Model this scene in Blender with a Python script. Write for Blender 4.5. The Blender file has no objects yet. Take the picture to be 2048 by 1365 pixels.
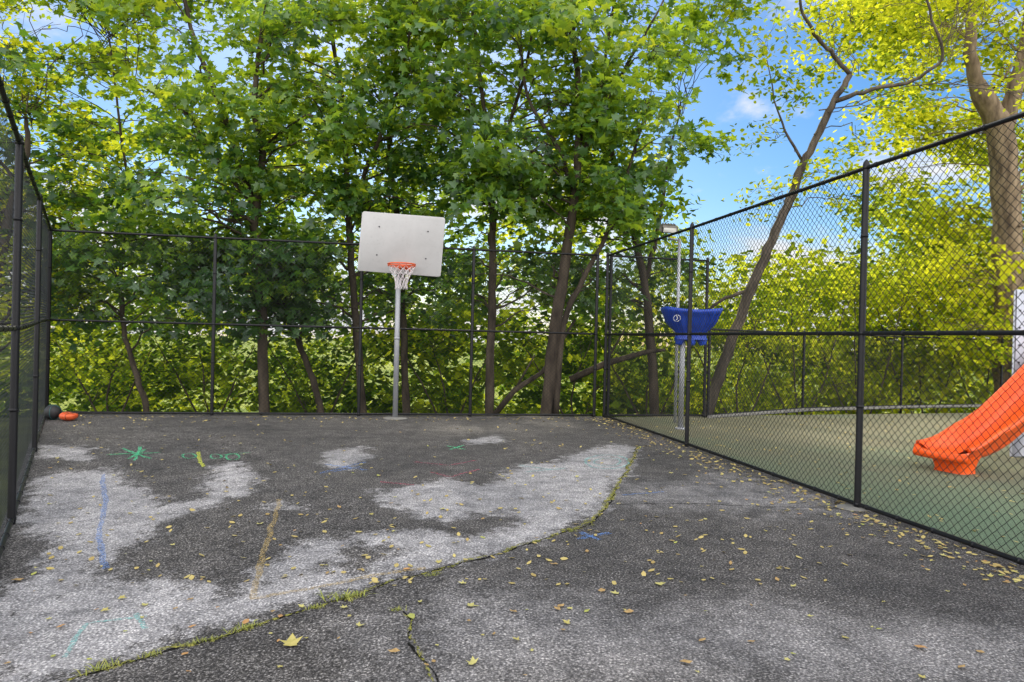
import bpy, math, random
import numpy as np
from mathutils import Vector, Matrix
random.seed(7); rng=np.random.default_rng(11)
scene=bpy.context.scene
col=scene.collection
F=1356.0; CZ=1.45; A=math.radians(1.39); PITCH=5.5
ca,sa=math.cos(A),math.sin(A)

# ---------- helpers ----------
def sstep(x,a,b):
    t=np.clip((x-a)/(b-a),0,1); return t*t*(3-2*t)
def gz(x,y):
    x=np.asarray(x,float); y=np.asarray(y,float)
    xl=-7.66+(11.2-y)*0.638
    w=1-sstep(x-xl,0.0,3.2)
    d=sstep(11.0-y,0.0,6.0)
    return -0.137*w*d
def ray(u,v):
    dx=u-1024; dy=682.5-v
    return (dx*ca-dy*sa)/F, (dx*sa+dy*ca-PITCH)/F
def P(u,v,d):
    a,b=ray(u,v); return Vector((a*d,d,CZ+b*d))
def G(u,v,z=0.0):
    a,b=ray(u,v); zz=z
    for i in range(3):
        d=(zz-CZ)/b; zz=float(gz(a*d,d))+z
    return Vector((a*d,d,zz))

def link(o,parent=None):
    col.objects.link(o)
    if parent is not None:
        o.parent=parent
        o.matrix_parent_inverse=Matrix.Translation(-Vector(parent.location))
    return o
def empty(name,loc,label=None,cat=None,group=None):
    o=bpy.data.objects.new(name,None); o.location=loc; o.empty_display_size=0.2
    col.objects.link(o)
    if label: o["label"]=label
    if cat: o["category"]=cat
    if group: o["group"]=group
    return o
def mesh_np(name,verts,faces_list):
    me=bpy.data.meshes.new(name)
    verts=np.asarray(verts,np.float32)
    me.vertices.add(len(verts)); me.vertices.foreach_set('co',verts.ravel())
    idx=[];st=[];off=0
    for fa in faces_list:
        fa=np.asarray(fa,np.int32)
        if fa.size==0: continue
        n,k=fa.shape
        idx.append(fa.ravel()); st.append(off+np.arange(n)*k); off+=n*k
    idx=np.concatenate(idx); st=np.concatenate(st)
    me.loops.add(len(idx)); me.loops.foreach_set('vertex_index',idx.astype(np.int32))
    me.polygons.add(len(st)); me.polygons.foreach_set('loop_start',st.astype(np.int32))
    me.update(calc_edges=True); me.validate()
    return me
class MB:
    def __init__(s): s.v=[]; s.q=[]; s.t=[]; s.n=0; s.ng=[]
    def add(s,v,q=None,t=None):
        v=np.asarray(v,float)
        s.v.append(v)
        if q is not None and len(q): s.q.append(np.asarray(q)+s.n)
        if t is not None and len(t): s.t.append(np.asarray(t)+s.n)
        s.n+=len(v)
    def tube(s,pts,rad,k=8,caps=True):
        pts=np.asarray(pts,float); n=len(pts)
        rad=np.broadcast_to(np.asarray(rad,float),(n,))
        tan=np.gradient(pts,axis=0); tan/=np.linalg.norm(tan,axis=1)[:,None]+1e-9
        ref=np.array([0,0,1.0]) if abs(tan[0,2])<0.9 else np.array([1.0,0,0])
        if abs(np.mean(tan[:,2]))>0.7: ref=np.array([0.3,1.0,0])
        b=np.cross(tan,ref); b/=np.linalg.norm(b,axis=1)[:,None]+1e-9
        c=np.cross(tan,b)
        ang=np.arange(k)/k*2*math.pi
        ring=pts[:,None,:]+rad[:,None,None]*(np.cos(ang)[None,:,None]*b[:,None,:]+np.sin(ang)[None,:,None]*c[:,None,:])
        v=ring.reshape(-1,3)
        i=np.arange(n-1)[:,None]*k; j=np.arange(k)[None,:]; j2=(j+1)%k
        q=np.stack([i+j,i+j2,i+k+j2,i+k+j],-1).reshape(-1,4)
        if caps:
            v=np.vstack([v,pts[:1],pts[-1:]])
            a=n*k; jj=np.arange(k)
            t=np.vstack([np.stack([np.full(k,a),(jj+1)%k,jj],-1),np.stack([np.full(k,a+1),(n-1)*k+jj,(n-1)*k+(jj+1)%k],-1)])
        else: t=None
        s.add(v,q,t)
    def box(s,c,size,rot=None,bev=0.0):
        sx,sy,sz=[a/2 for a in size]
        b=min(bev if bev>0 else 0.0008,sx*.9,sy*.9,sz*.9)
        import itertools
        vs=[];idd={}
        for sg in itertools.product((-1,1),repeat=3):
            for ax in range(3):
                p=[sg[0]*(sx-b),sg[1]*(sy-b),sg[2]*(sz-b)]
                p[ax]=sg[ax]*(sx,sy,sz)[ax]
                idd[(sg,ax)]=len(vs); vs.append(p)
        q=[];t=[]
        for ax in range(3):
            o=[a for a in range(3) if a!=ax]
            for sg in (-1,1):
                f=[]
                for a,bb in ((-1,-1),(1,-1),(1,1),(-1,1)):
                    k=[0,0,0]; k[ax]=sg;k[o[0]]=a;k[o[1]]=bb
                    f.append(idd[(tuple(k),ax)])
                q.append(f)
            for a in (-1,1):
                for bb in (-1,1):
                    k1=[0,0,0];k1[ax]=-1;k1[o[0]]=a;k1[o[1]]=bb
                    k2=list(k1);k2[ax]=1
                    q.append([idd[(tuple(k1),o[0])],idd[(tuple(k2),o[0])],idd[(tuple(k2),o[1])],idd[(tuple(k1),o[1])]])
        for sg in itertools.product((-1,1),repeat=3):
            t.append([idd[(sg,0)],idd[(sg,1)],idd[(sg,2)]])
        v=np.array(vs)
        if rot is not None: v=v@np.array(rot.to_3x3()).T
        s.add(v+np.array(c),q,t)
    def obj(s,name,mat,parent=None,smooth=False):
        fl=[]
        if s.q: fl.append(np.vstack(s.q))
        if s.t: fl.append(np.vstack(s.t))
        fl+=s.ng
        me=mesh_np(name,np.vstack(s.v),fl)
        if smooth: me.polygons.foreach_set('use_smooth',[True]*len(me.polygons))
        me.materials.append(mat)
        o=bpy.data.objects.new(name,me)
        v=np.vstack(s.v); c=Vector(((v[:,0].min()+v[:,0].max())/2,(v[:,1].min()+v[:,1].max())/2,v[:,2].min()))
        me.transform(Matrix.Translation(-c)); o.location=c
        return link(o,parent)

# ---------- materials ----------
def newmat(name):
    m=bpy.data.materials.new(name); m.use_nodes=True
    nt=m.node_tree; nt.nodes.clear()
    out=nt.nodes.new('ShaderNodeOutputMaterial')
    return m,nt,out
def N(nt,t,**kw):
    n=nt.nodes.new(t)
    for k,v in kw.items(): setattr(n,k,v)
    return n
def ramp(nt,stops,fac=None):
    r=nt.nodes.new('ShaderNodeValToRGB'); e=r.color_ramp.elements
    while len(e)<len(stops): e.new(0.5)
    for i,(p,c) in enumerate(stops):
        e[i].position=p; e[i].color=(c[0],c[1],c[2],1)
    if fac is not None: nt.links.new(fac,r.inputs[0])
    return r
def noise(nt,scale,detail=4,rough=0.55,vec=None,dist=0):
    n=nt.nodes.new('ShaderNodeTexNoise'); n.inputs['Scale'].default_value=scale
    n.inputs['Detail'].default_value=detail; n.inputs['Roughness'].default_value=rough
    n.inputs['Distortion'].default_value=dist
    if vec is not None: nt.links.new(vec,n.inputs['Vector'])
    return n
def simple(name,c1,c2,scale=8,rough=0.5,metal=0.0,bump=0.0,bscale=60,spec=0.5,stretch=None):
    m,nt,out=newmat(name); L=nt.links.new
    tc=N(nt,'ShaderNodeTexCoord'); vec=tc.outputs['Object']
    if stretch:
        mp=N(nt,'ShaderNodeMapping'); mp.inputs['Scale'].default_value=stretch; L(vec,mp.inputs[0]); vec=mp.outputs[0]
    nz=noise(nt,scale,4,0.6,vec)
    r=ramp(nt,[(0.3,c1),(0.7,c2)],nz.outputs[0])
    p=N(nt,'ShaderNodeBsdfPrincipled'); p.inputs['Roughness'].default_value=rough; p.inputs['Metallic'].default_value=metal
    p.inputs['Specular IOR Level'].default_value=spec
    L(r.outputs[0],p.inputs['Base Color'])
    if bump>0:
        n2=noise(nt,bscale,3,0.6,vec); b=N(nt,'ShaderNodeBump'); b.inputs['Strength'].default_value=bump; b.inputs['Distance'].default_value=0.02
        L(n2.outputs[0],b.inputs['Height']); L(b.outputs[0],p.inputs['Normal'])
    L(p.outputs[0],out.inputs[0]); return m
def leafmat(name,dark,mid,light,trans,tfac=0.5,gloss=0.05):
    m,nt,out=newmat(name); L=nt.links.new
    at=N(nt,'ShaderNodeAttribute'); at.attribute_name='tint'
    r=ramp(nt,[(0.0,dark),(0.55,mid),(1.0,light)],at.outputs['Fac'])
    r2=ramp(nt,[(0.0,[trans[0]*0.22,trans[1]*0.35,trans[2]*0.5]),(0.6,trans),(1.0,[min(1,trans[0]*1.45),min(1,trans[1]*1.12),trans[2]])],at.outputs['Fac'])
    d=N(nt,'ShaderNodeBsdfDiffuse'); t=N(nt,'ShaderNodeBsdfTranslucent')
    L(r.outputs[0],d.inputs[0]); L(r2.outputs[0],t.inputs[0])
    m1=N(nt,'ShaderNodeMixShader'); m1.inputs[0].default_value=tfac; L(d.outputs[0],m1.inputs[1]); L(t.outputs[0],m1.inputs[2])
    if gloss>0:
        g=N(nt,'ShaderNodeBsdfGlossy'); g.inputs['Roughness'].default_value=0.4; g.inputs['Color'].default_value=(0.85,0.95,0.9,1)
        m2=N(nt,'ShaderNodeMixShader'); m2.inputs[0].default_value=gloss; L(m1.outputs[0],m2.inputs[1]); L(g.outputs[0],m2.inputs[2]); m1=m2
    L(m1.outputs[0],out.inputs[0]); return m

M_leaf=leafmat('maple_leaf_green',(0.020,0.058,0.020),(0.070,0.165,0.03),(0.23,0.33,0.035),(0.56,0.74,0.04),0.52,0.045)
M_leafY=leafmat('yellow_green_leaf',(0.07,0.13,0.012),(0.28,0.36,0.022),(0.58,0.53,0.035),(0.92,0.92,0.045),0.6,0)
M_leafB=leafmat('understory_leaf',(0.018,0.046,0.010),(0.12,0.20,0.02),(0.40,0.44,0.03),(0.78,0.84,0.04),0.58,0)
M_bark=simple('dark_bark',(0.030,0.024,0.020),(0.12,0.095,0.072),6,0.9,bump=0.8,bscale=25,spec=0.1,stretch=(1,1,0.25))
M_barkM=simple('mid_grey_bark',(0.045,0.038,0.032),(0.17,0.14,0.11),6,0.9,bump=0.8,bscale=25,spec=0.1,stretch=(1,1,0.25))  # lighter grey bark for the leaning tree
M_barkL=simple('warm_bark',(0.09,0.065,0.045),(0.36,0.27,0.18),5,0.9,bump=1.0,bscale=14,spec=0.1,stretch=(1,1,0.22))
M_black=simple('black_vinyl',(0.006,0.006,0.008),(0.011,0.011,0.013),5,0.42,spec=0.3)
M_wire=simple('black_wire',(0.010,0.010,0.012),(0.017,0.017,0.019),5,0.45,spec=0.3)
M_wireG=simple('sheen_grey_wire',(0.02,0.022,0.027),(0.045,0.05,0.06),5,0.45,spec=0.5)  # black wire greyed in colour to paint in light reflecting off the left fence
M_galv=simple('galvanized_steel',(0.28,0.29,0.31),(0.42,0.43,0.46),14,0.5,metal=0.4,bump=0.05,bscale=90,stretch=(1,1,0.15))
M_conc=simple('concrete',(0.13,0.125,0.115),(0.24,0.23,0.21),7,0.9,bump=0.3,bscale=60)
M_orange=simple('orange_plastic',(0.80,0.080,0.004),(0.88,0.11,0.006),2,0.38,spec=0.45)
M_rim=simple('orange_rim_paint',(0.55,0.07,0.02),(0.72,0.13,0.035),20,0.5)
M_blue=simple('blue_plastic',(0.004,0.038,0.34),(0.010,0.065,0.48),4,0.4)
M_white=simple('white_paint',(0.75,0.75,0.75),(0.85,0.85,0.85),5,0.5)
M_net=simple('white_net_cord',(0.62,0.55,0.56),(0.80,0.75,0.76),30,0.8)
M_darkm=simple('dark_bolt_metal',(0.03,0.03,0.035),(0.07,0.07,0.08),20,0.5,metal=0.5)
M_bronze=simple('lamp_housing',(0.10,0.09,0.08),(0.16,0.15,0.13),9,0.5,metal=0.3)
M_glass=simple('lamp_lens',(0.4,0.4,0.36),(0.55,0.54,0.48),9,0.2)
M_panel=simple('grey_blue_panel',(0.42,0.44,0.50),(0.48,0.50,0.56),1.5,0.45)
M_black_r=simple('black_rubber',(0.010,0.011,0.012),(0.02,0.02,0.022),30,0.6,bump=0.1,bscale=200)
M_teal=simple('teal_print',(0.01,0.10,0.10),(0.02,0.14,0.14),9,0.5)
M_grass=simple('grass_blade',(0.14,0.20,0.02),(0.42,0.40,0.09),30,0.8)
def board_mat():
    m,nt,out=newmat('weathered_backboard'); L=nt.links.new
    tc=N(nt,'ShaderNodeTexCoord')
    n1=noise(nt,3.0,6,0.65,tc.outputs['Object']); n2=noise(nt,22,4,0.65,tc.outputs['Object'])
    r=ramp(nt,[(0.3,(0.405,0.398,0.395)),(0.65,(0.455,0.448,0.445))],n1.outputs[0])
    r2=ramp(nt,[(0.30,(0.70,0.69,0.68)),(0.42,(1,1,1))],n2.outputs[0])
    mx=N(nt,'ShaderNodeMixRGB',blend_type='MULTIPLY'); mx.inputs[0].default_value=0.3
    L(r.outputs[0],mx.inputs[1]); L(r2.outputs[0],mx.inputs[2])
    p=N(nt,'ShaderNodeBsdfPrincipled'); p.inputs['Roughness'].default_value=0.8; p.inputs['Specular IOR Level'].default_value=0.2
    L(mx.outputs[0],p.inputs['Base Color']); L(p.outputs[0],out.inputs[0]); return m
M_board=board_mat()
def asphalt_mat():
    m,nt,out=newmat('patchy_asphalt'); L=nt.links.new
    tc=N(nt,'ShaderNodeTexCoord'); O=tc.outputs['Object']
    def MA(src,mul,add):
        k=N(nt,'ShaderNodeMath',operation='MULTIPLY_ADD'); L(src,k.inputs[0]); k.inputs[1].default_value=mul; k.inputs[2].default_value=add; return k.outputs[0]
    def ADD(a,b,op='ADD'):
        k=N(nt,'ShaderNodeMath',operation=op); L(a,k.inputs[0]); L(b,k.inputs[1]); return k.outputs[0]
    at=N(nt,'ShaderNodeAttribute'); at.attribute_name='dry'
    nA=noise(nt,2.8,6,0.78,O,0.5); nB=noise(nt,9,5,0.8,O); nS=noise(nt,78,3,0.8,O)
    tot=ADD(ADD(ADD(MA(nA.outputs[0],7.0,-3.65),MA(nB.outputs[0],5.4,-2.7)),MA(nS.outputs[0],1.8,-0.9)),at.outputs['Fac'])
    mr=N(nt,'ShaderNodeMapRange',interpolation_type='SMOOTHSTEP'); mr.inputs[1].default_value=-0.75; mr.inputs[2].default_value=0.95
    L(tot,mr.inputs[0])
    at2=N(nt,'ShaderNodeAttribute'); at2.attribute_name='half'
    nC=noise(nt,0.9,5,0.72,O,0.6)
    t2=ADD(ADD(MA(nC.outputs[0],3.6,-1.8),MA(nB.outputs[0],2.6,-1.3)),at2.outputs['Fac'])
    mr2=N(nt,'ShaderNodeMapRange',interpolation_type='SMOOTHSTEP'); mr2.inputs[1].default_value=-0.9; mr2.inputs[2].default_value=1.1; mr2.inputs[4].default_value=0.44
    L(t2,mr2.inputs[0])
    mxf=ADD(mr.outputs[0],mr2.outputs[0],'MAXIMUM')
    v1=N(nt,'ShaderNodeTexVoronoi'); v1.inputs['Scale'].default_value=62; L(O,v1.inputs['Vector'])
    dk=ramp(nt,[(0.0,(0.014,0.013,0.013)),(0.44,(0.050,0.047,0.046)),(0.53,(0.130,0.124,0.121)),(0.61,(0.38,0.366,0.355)),(0.8,(0.72,0.70,0.68))],nS.outputs[0])
    lt=ramp(nt,[(0.28,(0.115,0.113,0.118)),(0.42,(0.325,0.32,0.33)),(0.54,(0.56,0.553,0.562)),(0.70,(0.86,0.85,0.855))],nS.outputs[0])
    mix=N(nt,'ShaderNodeMixRGB'); L(mxf,mix.inputs[0]); L(dk.outputs[0],mix.inputs[1]); L(lt.outputs[0],mix.inputs[2])
    sr=ramp(nt,[(0.0,(1.4,1.37,1.34)),(0.25,(1.0,1.0,1.0)),(0.5,(0.42,0.42,0.43))],v1.outputs['Distance'])
    mm=N(nt,'ShaderNodeMixRGB',blend_type='MULTIPLY'); mm.inputs[0].default_value=0.8; L(mix.outputs[0],mm.inputs[1]); L(sr.outputs[0],mm.inputs[2])
    lr=ramp(nt,[(0.3,(0.72,0.72,0.73)),(0.7,(1.34,1.31,1.28))],nC.outputs[0])
    mm2=N(nt,'ShaderNodeMixRGB',blend_type='MULTIPLY'); mm2.inputs[0].default_value=1; L(mm.outputs[0],mm2.inputs[1]); L(lr.outputs[0],mm2.inputs[2])
    nM=noise(nt,5,4,0.78,O); lr2=ramp(nt,[(0.3,(0.62,0.615,0.615)),(0.68,(1.34,1.32,1.30))],nM.outputs[0])
    mm3=N(nt,'ShaderNodeMixRGB',blend_type='MULTIPLY'); mm3.inputs[0].default_value=1; L(mm2.outputs[0],mm3.inputs[1]); L(lr2.outputs[0],mm3.inputs[2])
    p=N(nt,'ShaderNodeBsdfPrincipled'); L(mm3.outputs[0],p.inputs['Base Color'])
    p.inputs['Roughness'].default_value=0.85; p.inputs['Specular IOR Level'].default_value=0.25
    b=N(nt,'ShaderNodeBump'); b.inputs['Strength'].default_value=0.8; b.inputs['Distance'].default_value=0.008
    L(ADD(nS.outputs[0],v1.outputs['Distance'],'SUBTRACT'),b.inputs['Height']); L(b.outputs[0],p.inputs['Normal'])
    L(p.outputs[0],out.inputs[0]); return m
M_asph=asphalt_mat()
def rubber_mat():
    m,nt,out=newmat('green_play_surface'); L=nt.links.new
    tc=N(nt,'ShaderNodeTexCoord'); O=tc.outputs['Object']
    n1=noise(nt,0.6,5,0.7,O); n2=noise(nt,70,3,0.75,O)
    sp=N(nt,'ShaderNodeSeparateXYZ'); L(O,sp.inputs[0])
    mr=N(nt,'ShaderNodeMapRange'); mr.inputs[1].default_value=4.0; mr.inputs[2].default_value=11.0; L(sp.outputs[1],mr.inputs[0])
    ad=N(nt,'ShaderNodeMath',operation='MULTIPLY_ADD'); L(n1.outputs[0],ad.inputs[0]); ad.inputs[1].default_value=1.8; ad.inputs[2].default_value=-0.9
    ad2=N(nt,'ShaderNodeMath',operation='ADD'); L(ad.outputs[0],ad2.inputs[0]); L(mr.outputs[0],ad2.inputs[1])
    r=ramp(nt,[(0.0,(0.135,0.19,0.12)),(0.5,(0.155,0.18,0.115)),(1.0,(0.185,0.175,0.115))],ad2.outputs[0])
    r2=ramp(nt,[(0.3,(0.35,0.35,0.35)),(0.55,(1.0,1.0,1.0)),(0.72,(1.9,1.9,1.8))],n2.outputs[0])
    mm=N(nt,'ShaderNodeMixRGB',blend_type='MULTIPLY'); mm.inputs[0].default_value=0.9; L(r.outputs[0],mm.inputs[1]); L(r2.outputs[0],mm.inputs[2])
    p=N(nt,'ShaderNodeBsdfPrincipled'); p.inputs['Roughness'].default_value=0.9; p.inputs['Specular IOR Level'].default_value=0.2
    L(mm.outputs[0],p.inputs['Base Color'])
    b=N(nt,'ShaderNodeBump'); b.inputs['Strength'].default_value=0.5; b.inputs['Distance'].default_value=0.01; L(n2.outputs[0],b.inputs['Height']); L(b.outputs[0],p.inputs['Normal'])
    L(p.outputs[0],out.inputs[0]); return m
M_rub=rubber_mat()
def soil_mat():
    m,nt,out=newmat('woodland_floor'); L=nt.links.new
    tc=N(nt,'ShaderNodeTexCoord'); O=tc.outputs['Object']
    n1=noise(nt,1.5,5,0.65,O); n2=noise(nt,0.12,4,0.6,O)
    r=ramp(nt,[(0.3,(0.015,0.022,0.006)),(0.7,(0.07,0.085,0.018))],n1.outputs[0])
    r2=ramp(nt,[(0.35,(0.09,0.14,0.02)),(0.65,(0.26,0.29,0.05))],n2.outputs[0])
    sp=N(nt,'ShaderNodeSeparateXYZ'); L(O,sp.inputs[0])
    mr=N(nt,'ShaderNodeMapRange'); mr.inputs[1].default_value=30; mr.inputs[2].default_value=40; L(sp.outputs[1],mr.inputs[0])
    mx=N(nt,'ShaderNodeMixRGB'); L(mr.outputs[0],mx.inputs[0]); L(r.outputs[0],mx.inputs[1]); L(r2.outputs[0],mx.inputs[2])
    p=N(nt,'ShaderNodeBsdfPrincipled'); p.inputs['Roughness'].default_value=0.95; p.inputs['Specular IOR Level'].default_value=0.1
    L(mx.outputs[0],p.inputs['Base Color']); L(p.outputs[0],out.inputs[0]); return m
M_soil=soil_mat()
def broken_mat(name,c1,c2,scale,lo,hi,maxa=1.0):
    m,nt,out=newmat(name); L=nt.links.new
    g=N(nt,'ShaderNodeNewGeometry')
    nz=noise(nt,scale,4,0.7,g.outputs['Position']); n2=noise(nt,9,3,0.6,g.outputs['Position'])
    mr=N(nt,'ShaderNodeMapRange'); mr.inputs[1].default_value=lo; mr.inputs[2].default_value=hi; mr.inputs[4].default_value=maxa; L(nz.outputs[0],mr.inputs[0])
    r=ramp(nt,[(0.3,c1),(0.7,c2)],n2.outputs[0])
    d=N(nt,'ShaderNodeBsdfDiffuse'); L(r.outputs[0],d.inputs[0]); t=N(nt,'ShaderNodeBsdfTransparent')
    mx=N(nt,'ShaderNodeMixShader'); L(mr.outputs[0],mx.inputs[0]); L(t.outputs[0],mx.inputs[1]); L(d.outputs[0],mx.inputs[2]); L(mx.outputs[0],out.inputs[0]); return m
M_moss=broken_mat('moss_in_crack',(0.18,0.19,0.04),(0.40,0.37,0.09),35,0.46,0.60,0.85)
M_crack=broken_mat('dark_crack',(0.008,0.008,0.008),(0.02,0.02,0.018),30,0.38,0.5)
CH={}
for n,c in dict(green=(0.14,0.62,0.33),blue=(0.16,0.32,0.70),teal=(0.28,0.60,0.57),yellow=(0.62,0.45,0.18),red=(0.54,0.13,0.19),lime=(0.60,0.64,0.11)).items():
    CH[n]=broken_mat(n+'_chalk',[k*0.85 for k in c],c,60,0.40,0.60,maxa={'green':0.95,'lime':0.95,'blue':0.5,'yellow':0.45}.get(n,0.62))

# ---------- ground structure ----------
def grid_sheet(name,fn,nu,nv,mat,kind='structure'):
    uu,vv=np.meshgrid(np.linspace(0,1,nu),np.linspace(0,1,nv))
    xy=fn(uu.ravel(),vv.ravel())
    i=np.arange(nv-1)[:,None]*nu; j=np.arange(nu-1)[None,:]
    q=np.stack([i+j,i+j+1,i+nu+j+1,i+nu+j],-1).reshape(-1,4)
    me=mesh_np(name,xy,[q]); me.materials.append(mat)
    o=bpy.data.objects.new(name,me); link(o); o["kind"]=kind
    return o,xy
BL=np.array([-7.72,11.25]);BR=np.array([1.80,12.86]);NL=np.array([-2.05,2.45]);NR=np.array([3.84,2.45])
def court(u,v):
    x=(1-u)*(1-v)*NL[0]+u*(1-v)*NR[0]+(1-u)*v*BL[0]+u*v*BR[0]
    y=(1-u)*(1-v)*NL[1]+u*(1-v)*NR[1]+(1-u)*v*BL[1]+u*v*BR[1]
    x=x+(u-0.5)*0.16; y=y+(v>0.999)*0.12
    return np.stack([x,y,gz(x,y)],-1)
co,cxy=grid_sheet('asphalt_court',court,260,300,M_asph)
co["label"]="dark asphalt court with pale dry patches and cracks"; co["category"]="court"
def field(polys,xy,soft):
    best=np.full(len(xy),-3.8)
    for poly in polys:
        w=np.array([list(G(u,v))[:2] for u,v in poly]); n=len(w)
        ins=np.zeros(len(xy),bool); dm=np.full(len(xy),1e9)
        X,Y=xy[:,0],xy[:,1]
        for k in range(n):
            a=w[k];b=w[(k+1)%n]
            c=((a[1]>Y)!=(b[1]>Y)); xi=(b[0]-a[0])*(Y-a[1])/((b[1]-a[1])+1e-12)+a[0]
            ins^=(c&(X<xi))
            ab=b-a; t=np.clip(((X-a[0])*ab[0]+(Y-a[1])*ab[1])/(ab@ab+1e-12),0,1)
            dm=np.minimum(dm,np.hypot(X-a[0]-t*ab[0],Y-a[1]-t*ab[1]))
        s=np.where(ins,dm,-dm)/soft
        best=np.maximum(best,np.clip(s,-3.6,1.9))
    return best
R1=[(-40,1365),(-40,1190),(60,1150),(100,1090),(40,1060),(60,965),(110,945),(230,935),(270,970),(330,1010),(390,1000),(430,930),(480,925),(525,965),(470,1000),(400,1020),(340,1040),(290,1085),(210,1115),(225,1170),(330,1155),(380,1170),(470,1180),(540,1120),(590,1085),(700,1082),(690,1118),(650,1140),(760,1145),(860,1135),(700,1175),(620,1205),(480,1245),(300,1300),(150,1350),(100,1390)]
R2=[(700,1085),(720,1068),(800,1060),(890,1062),(930,1080),(980,1060),(1055,1040),(1000,1025),(880,1045),(770,1010),(742,985),(830,968),(900,958),(960,975),(1040,930),(1100,925),(1160,903),(1230,888),(1278,898),(1255,950),(1210,1020),(1150,1055),(1000,1108),(860,1140),(760,1150),(700,1125),(800,1110)]
R3=[(648,905),(725,893),(737,912),(705,940),(640,932)]
R4=[(75,888),(190,897),(175,925),(65,915)]
R5=[(505,1010),(570,998),(605,1015),(540,1024)]
R6=[(930,880),(1000,872),(1010,884),(940,890)]
H1=[(850,1400),(780,1260),(880,1190),(1100,1190),(1300,1210),(1500,1230),(1700,1250),(2100,1230),(2100,1400)]
H2=[(1240,965),(1450,950),(1650,1000),(1690,1030),(1500,1025),(1240,1010)]
dry=field([R1,R2,R3,R4,R5,R6],cxy,0.12)
half=field([H1,H2],cxy,0.5)
for nm,arr in (('dry',dry),('half',np.maximum(half,-2.2))):
    at=co.data.attributes.new(nm,'FLOAT','POINT'); at.data.foreach_set('value',arr.astype(np.float32))
o,_=grid_sheet('asphalt_path',lambda u,v:np.stack([-9+u*24,-12+v*14.45,np.full_like(u,-0.004)],-1),30,20,M_asph)
for nm in('dry','half'):
    at=o.data.attributes.new(nm,'FLOAT','POINT'); at.data.foreach_set('value',np.full(600,-3.2,np.float32))
def play(u,v):
    y=2.45+v*(12.86-2.45); xl=1.90+(12.8-y)*0.1976
    x=xl+u*(20-xl); yy=y+v*u*5.5
    return np.stack([x,yy,np.full_like(x,0.0)],-1)
o,_=grid_sheet('playground_surface',play,60,60,M_rub); o["label"]="worn green rubber playground surface"; o["category"]="playground"
def gfn(u,v):
    a=(u-0.5)*2; b=(v-0.5)*2
    x=np.sign(a)*(np.abs(a)*22+np.abs(a)**6*900); y=8+np.sign(b)*(np.abs(b)*26+np.abs(b)**6*900)
    yb=np.where(x<1.8,11.25+0.1697*(x+7.66),12.86+(np.clip(x,1.8,20)-1.8)*0.302)
    d=y-yb-0.25
    dl=(-7.9+(11.2-y)*0.638)-x-0.2
    d=np.maximum(d,np.where((y<12)&(y>2),dl*0.3,-1)); 
    z=-0.16-3.6*sstep(d,0,14)-1.2*sstep(d,14,60)+0.12*np.sin(x*1.3)*np.cos(y*0.9)*sstep(d,1,4)
    return np.stack([x,y,z],-1)
o,_=grid_sheet('ground',gfn,160,160,M_soil); o["label"]="woodland floor falling away behind the court"; o["category"]="ground"

# ---------- fences ----------
def chain_fence(label,pts,H,rails,fine=False,cell=0.072,group="chain link fences round the court",wr=0.0026,side_sign=1,wm=None):
    pts=[np.array(p,float) for p in pts]
    seg=[np.linalg.norm(pts[i+1]-pts[i]) for i in range(len(pts)-1)]; cum=np.concatenate([[0],np.cumsum(seg)]); Lt=cum[-1]
    P2=np.array(pts)
    def base(s):
        x=np.interp(s,cum,P2[:,0]); y=np.interp(s,cum,P2[:,1]); return np.stack([x,y,gz(x,y)],-1)
    e=empty('chain_link_fence',tuple(base(np.array([0.0]))[0]),label,"fence",group)
    for s in cum:
        b=base(np.array([s]))[0]; m=MB(); r=0.029
        hh=H+0.03
        m.tube([b+[0,0,-0.15],b+[0,0,0.02],b+[0,0,hh],b+[0,0,hh+0.02],b+[0,0,hh+0.045]],[r,r,r,r*0.85,r*0.2],14)
        for z in list(rails)+[0.3*H,0.8*H]:
            m.tube([b+[0,0,z-0.014],b+[0,0,z+0.014]],r+0.004,14)
        m.obj('post',M_black,e,True)
    names={0:'bottom_rail',len(rails)-1:'top_rail'}
    ss=np.unique(np.concatenate([np.arange(0,Lt,0.5),cum]))
    for k,z in enumerate(rails):
        m=MB(); pb=base(ss)+np.array([0,0,z]); m.tube(pb,0.019,10)
        for s in np.arange(0.15,Lt,0.36):
            a=base(np.array([s-0.010,s+0.010]))+np.array([0,0,z]); m.tube(a,0.024,8)
        m.obj(names.get(k,'middle_rail'),M_black,e,True)
    m=MB(); h0=0.03; hs=cell/2 if fine else cell*2
    d=(P2[-1]-P2[0]); d/=np.linalg.norm(d); nrm=np.array([-d[1],d[0],0])*0.027*side_sign
    side=np.array([-d[1],d[0],0])
    for fam in (1,-1):
        ks=np.arange(-H if fam==1 else 0,Lt if fam==1 else Lt+H,cell)
        for k in ks:
            hl,hh=h0,H
            if fam==1: hl=max(hl,-k); hh=min(hh,Lt-k)
            else: hl=max(hl,k-Lt); hh=min(hh,k)
            if hh-hl<0.03: continue
            hv=np.unique(np.concatenate([[hl],np.arange(math.ceil(hl/hs)*hs,hh,hs),[hh]]))
            if len(hv)<2: continue
            s=k+fam*hv; c=base(s); c[:,2]+=hv; c+=nrm
            if fine: c+= side*(((np.round(hv/hs)%2)*2-1)*fam*wr)[:,None]
            n=len(hv)
            ax=np.array([d[0],d[1],-fam])/math.sqrt(2)
            offs=[side*wr, -side*wr*0.5+ax*wr*0.87, -side*wr*0.5-ax*wr*0.87]
            v=np.stack([c+o for o in offs],1).reshape(-1,3)
            i=np.arange(n-1)[:,None]*3; j=np.arange(3)[None,:]; j2=(j+1)%3
            m.add(v,np.stack([i+j,i+j2,i+3+j2,i+3+j],-1).reshape(-1,4))
    m.obj('chain_link_mesh',wm or M_wire,e)
    return e
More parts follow.
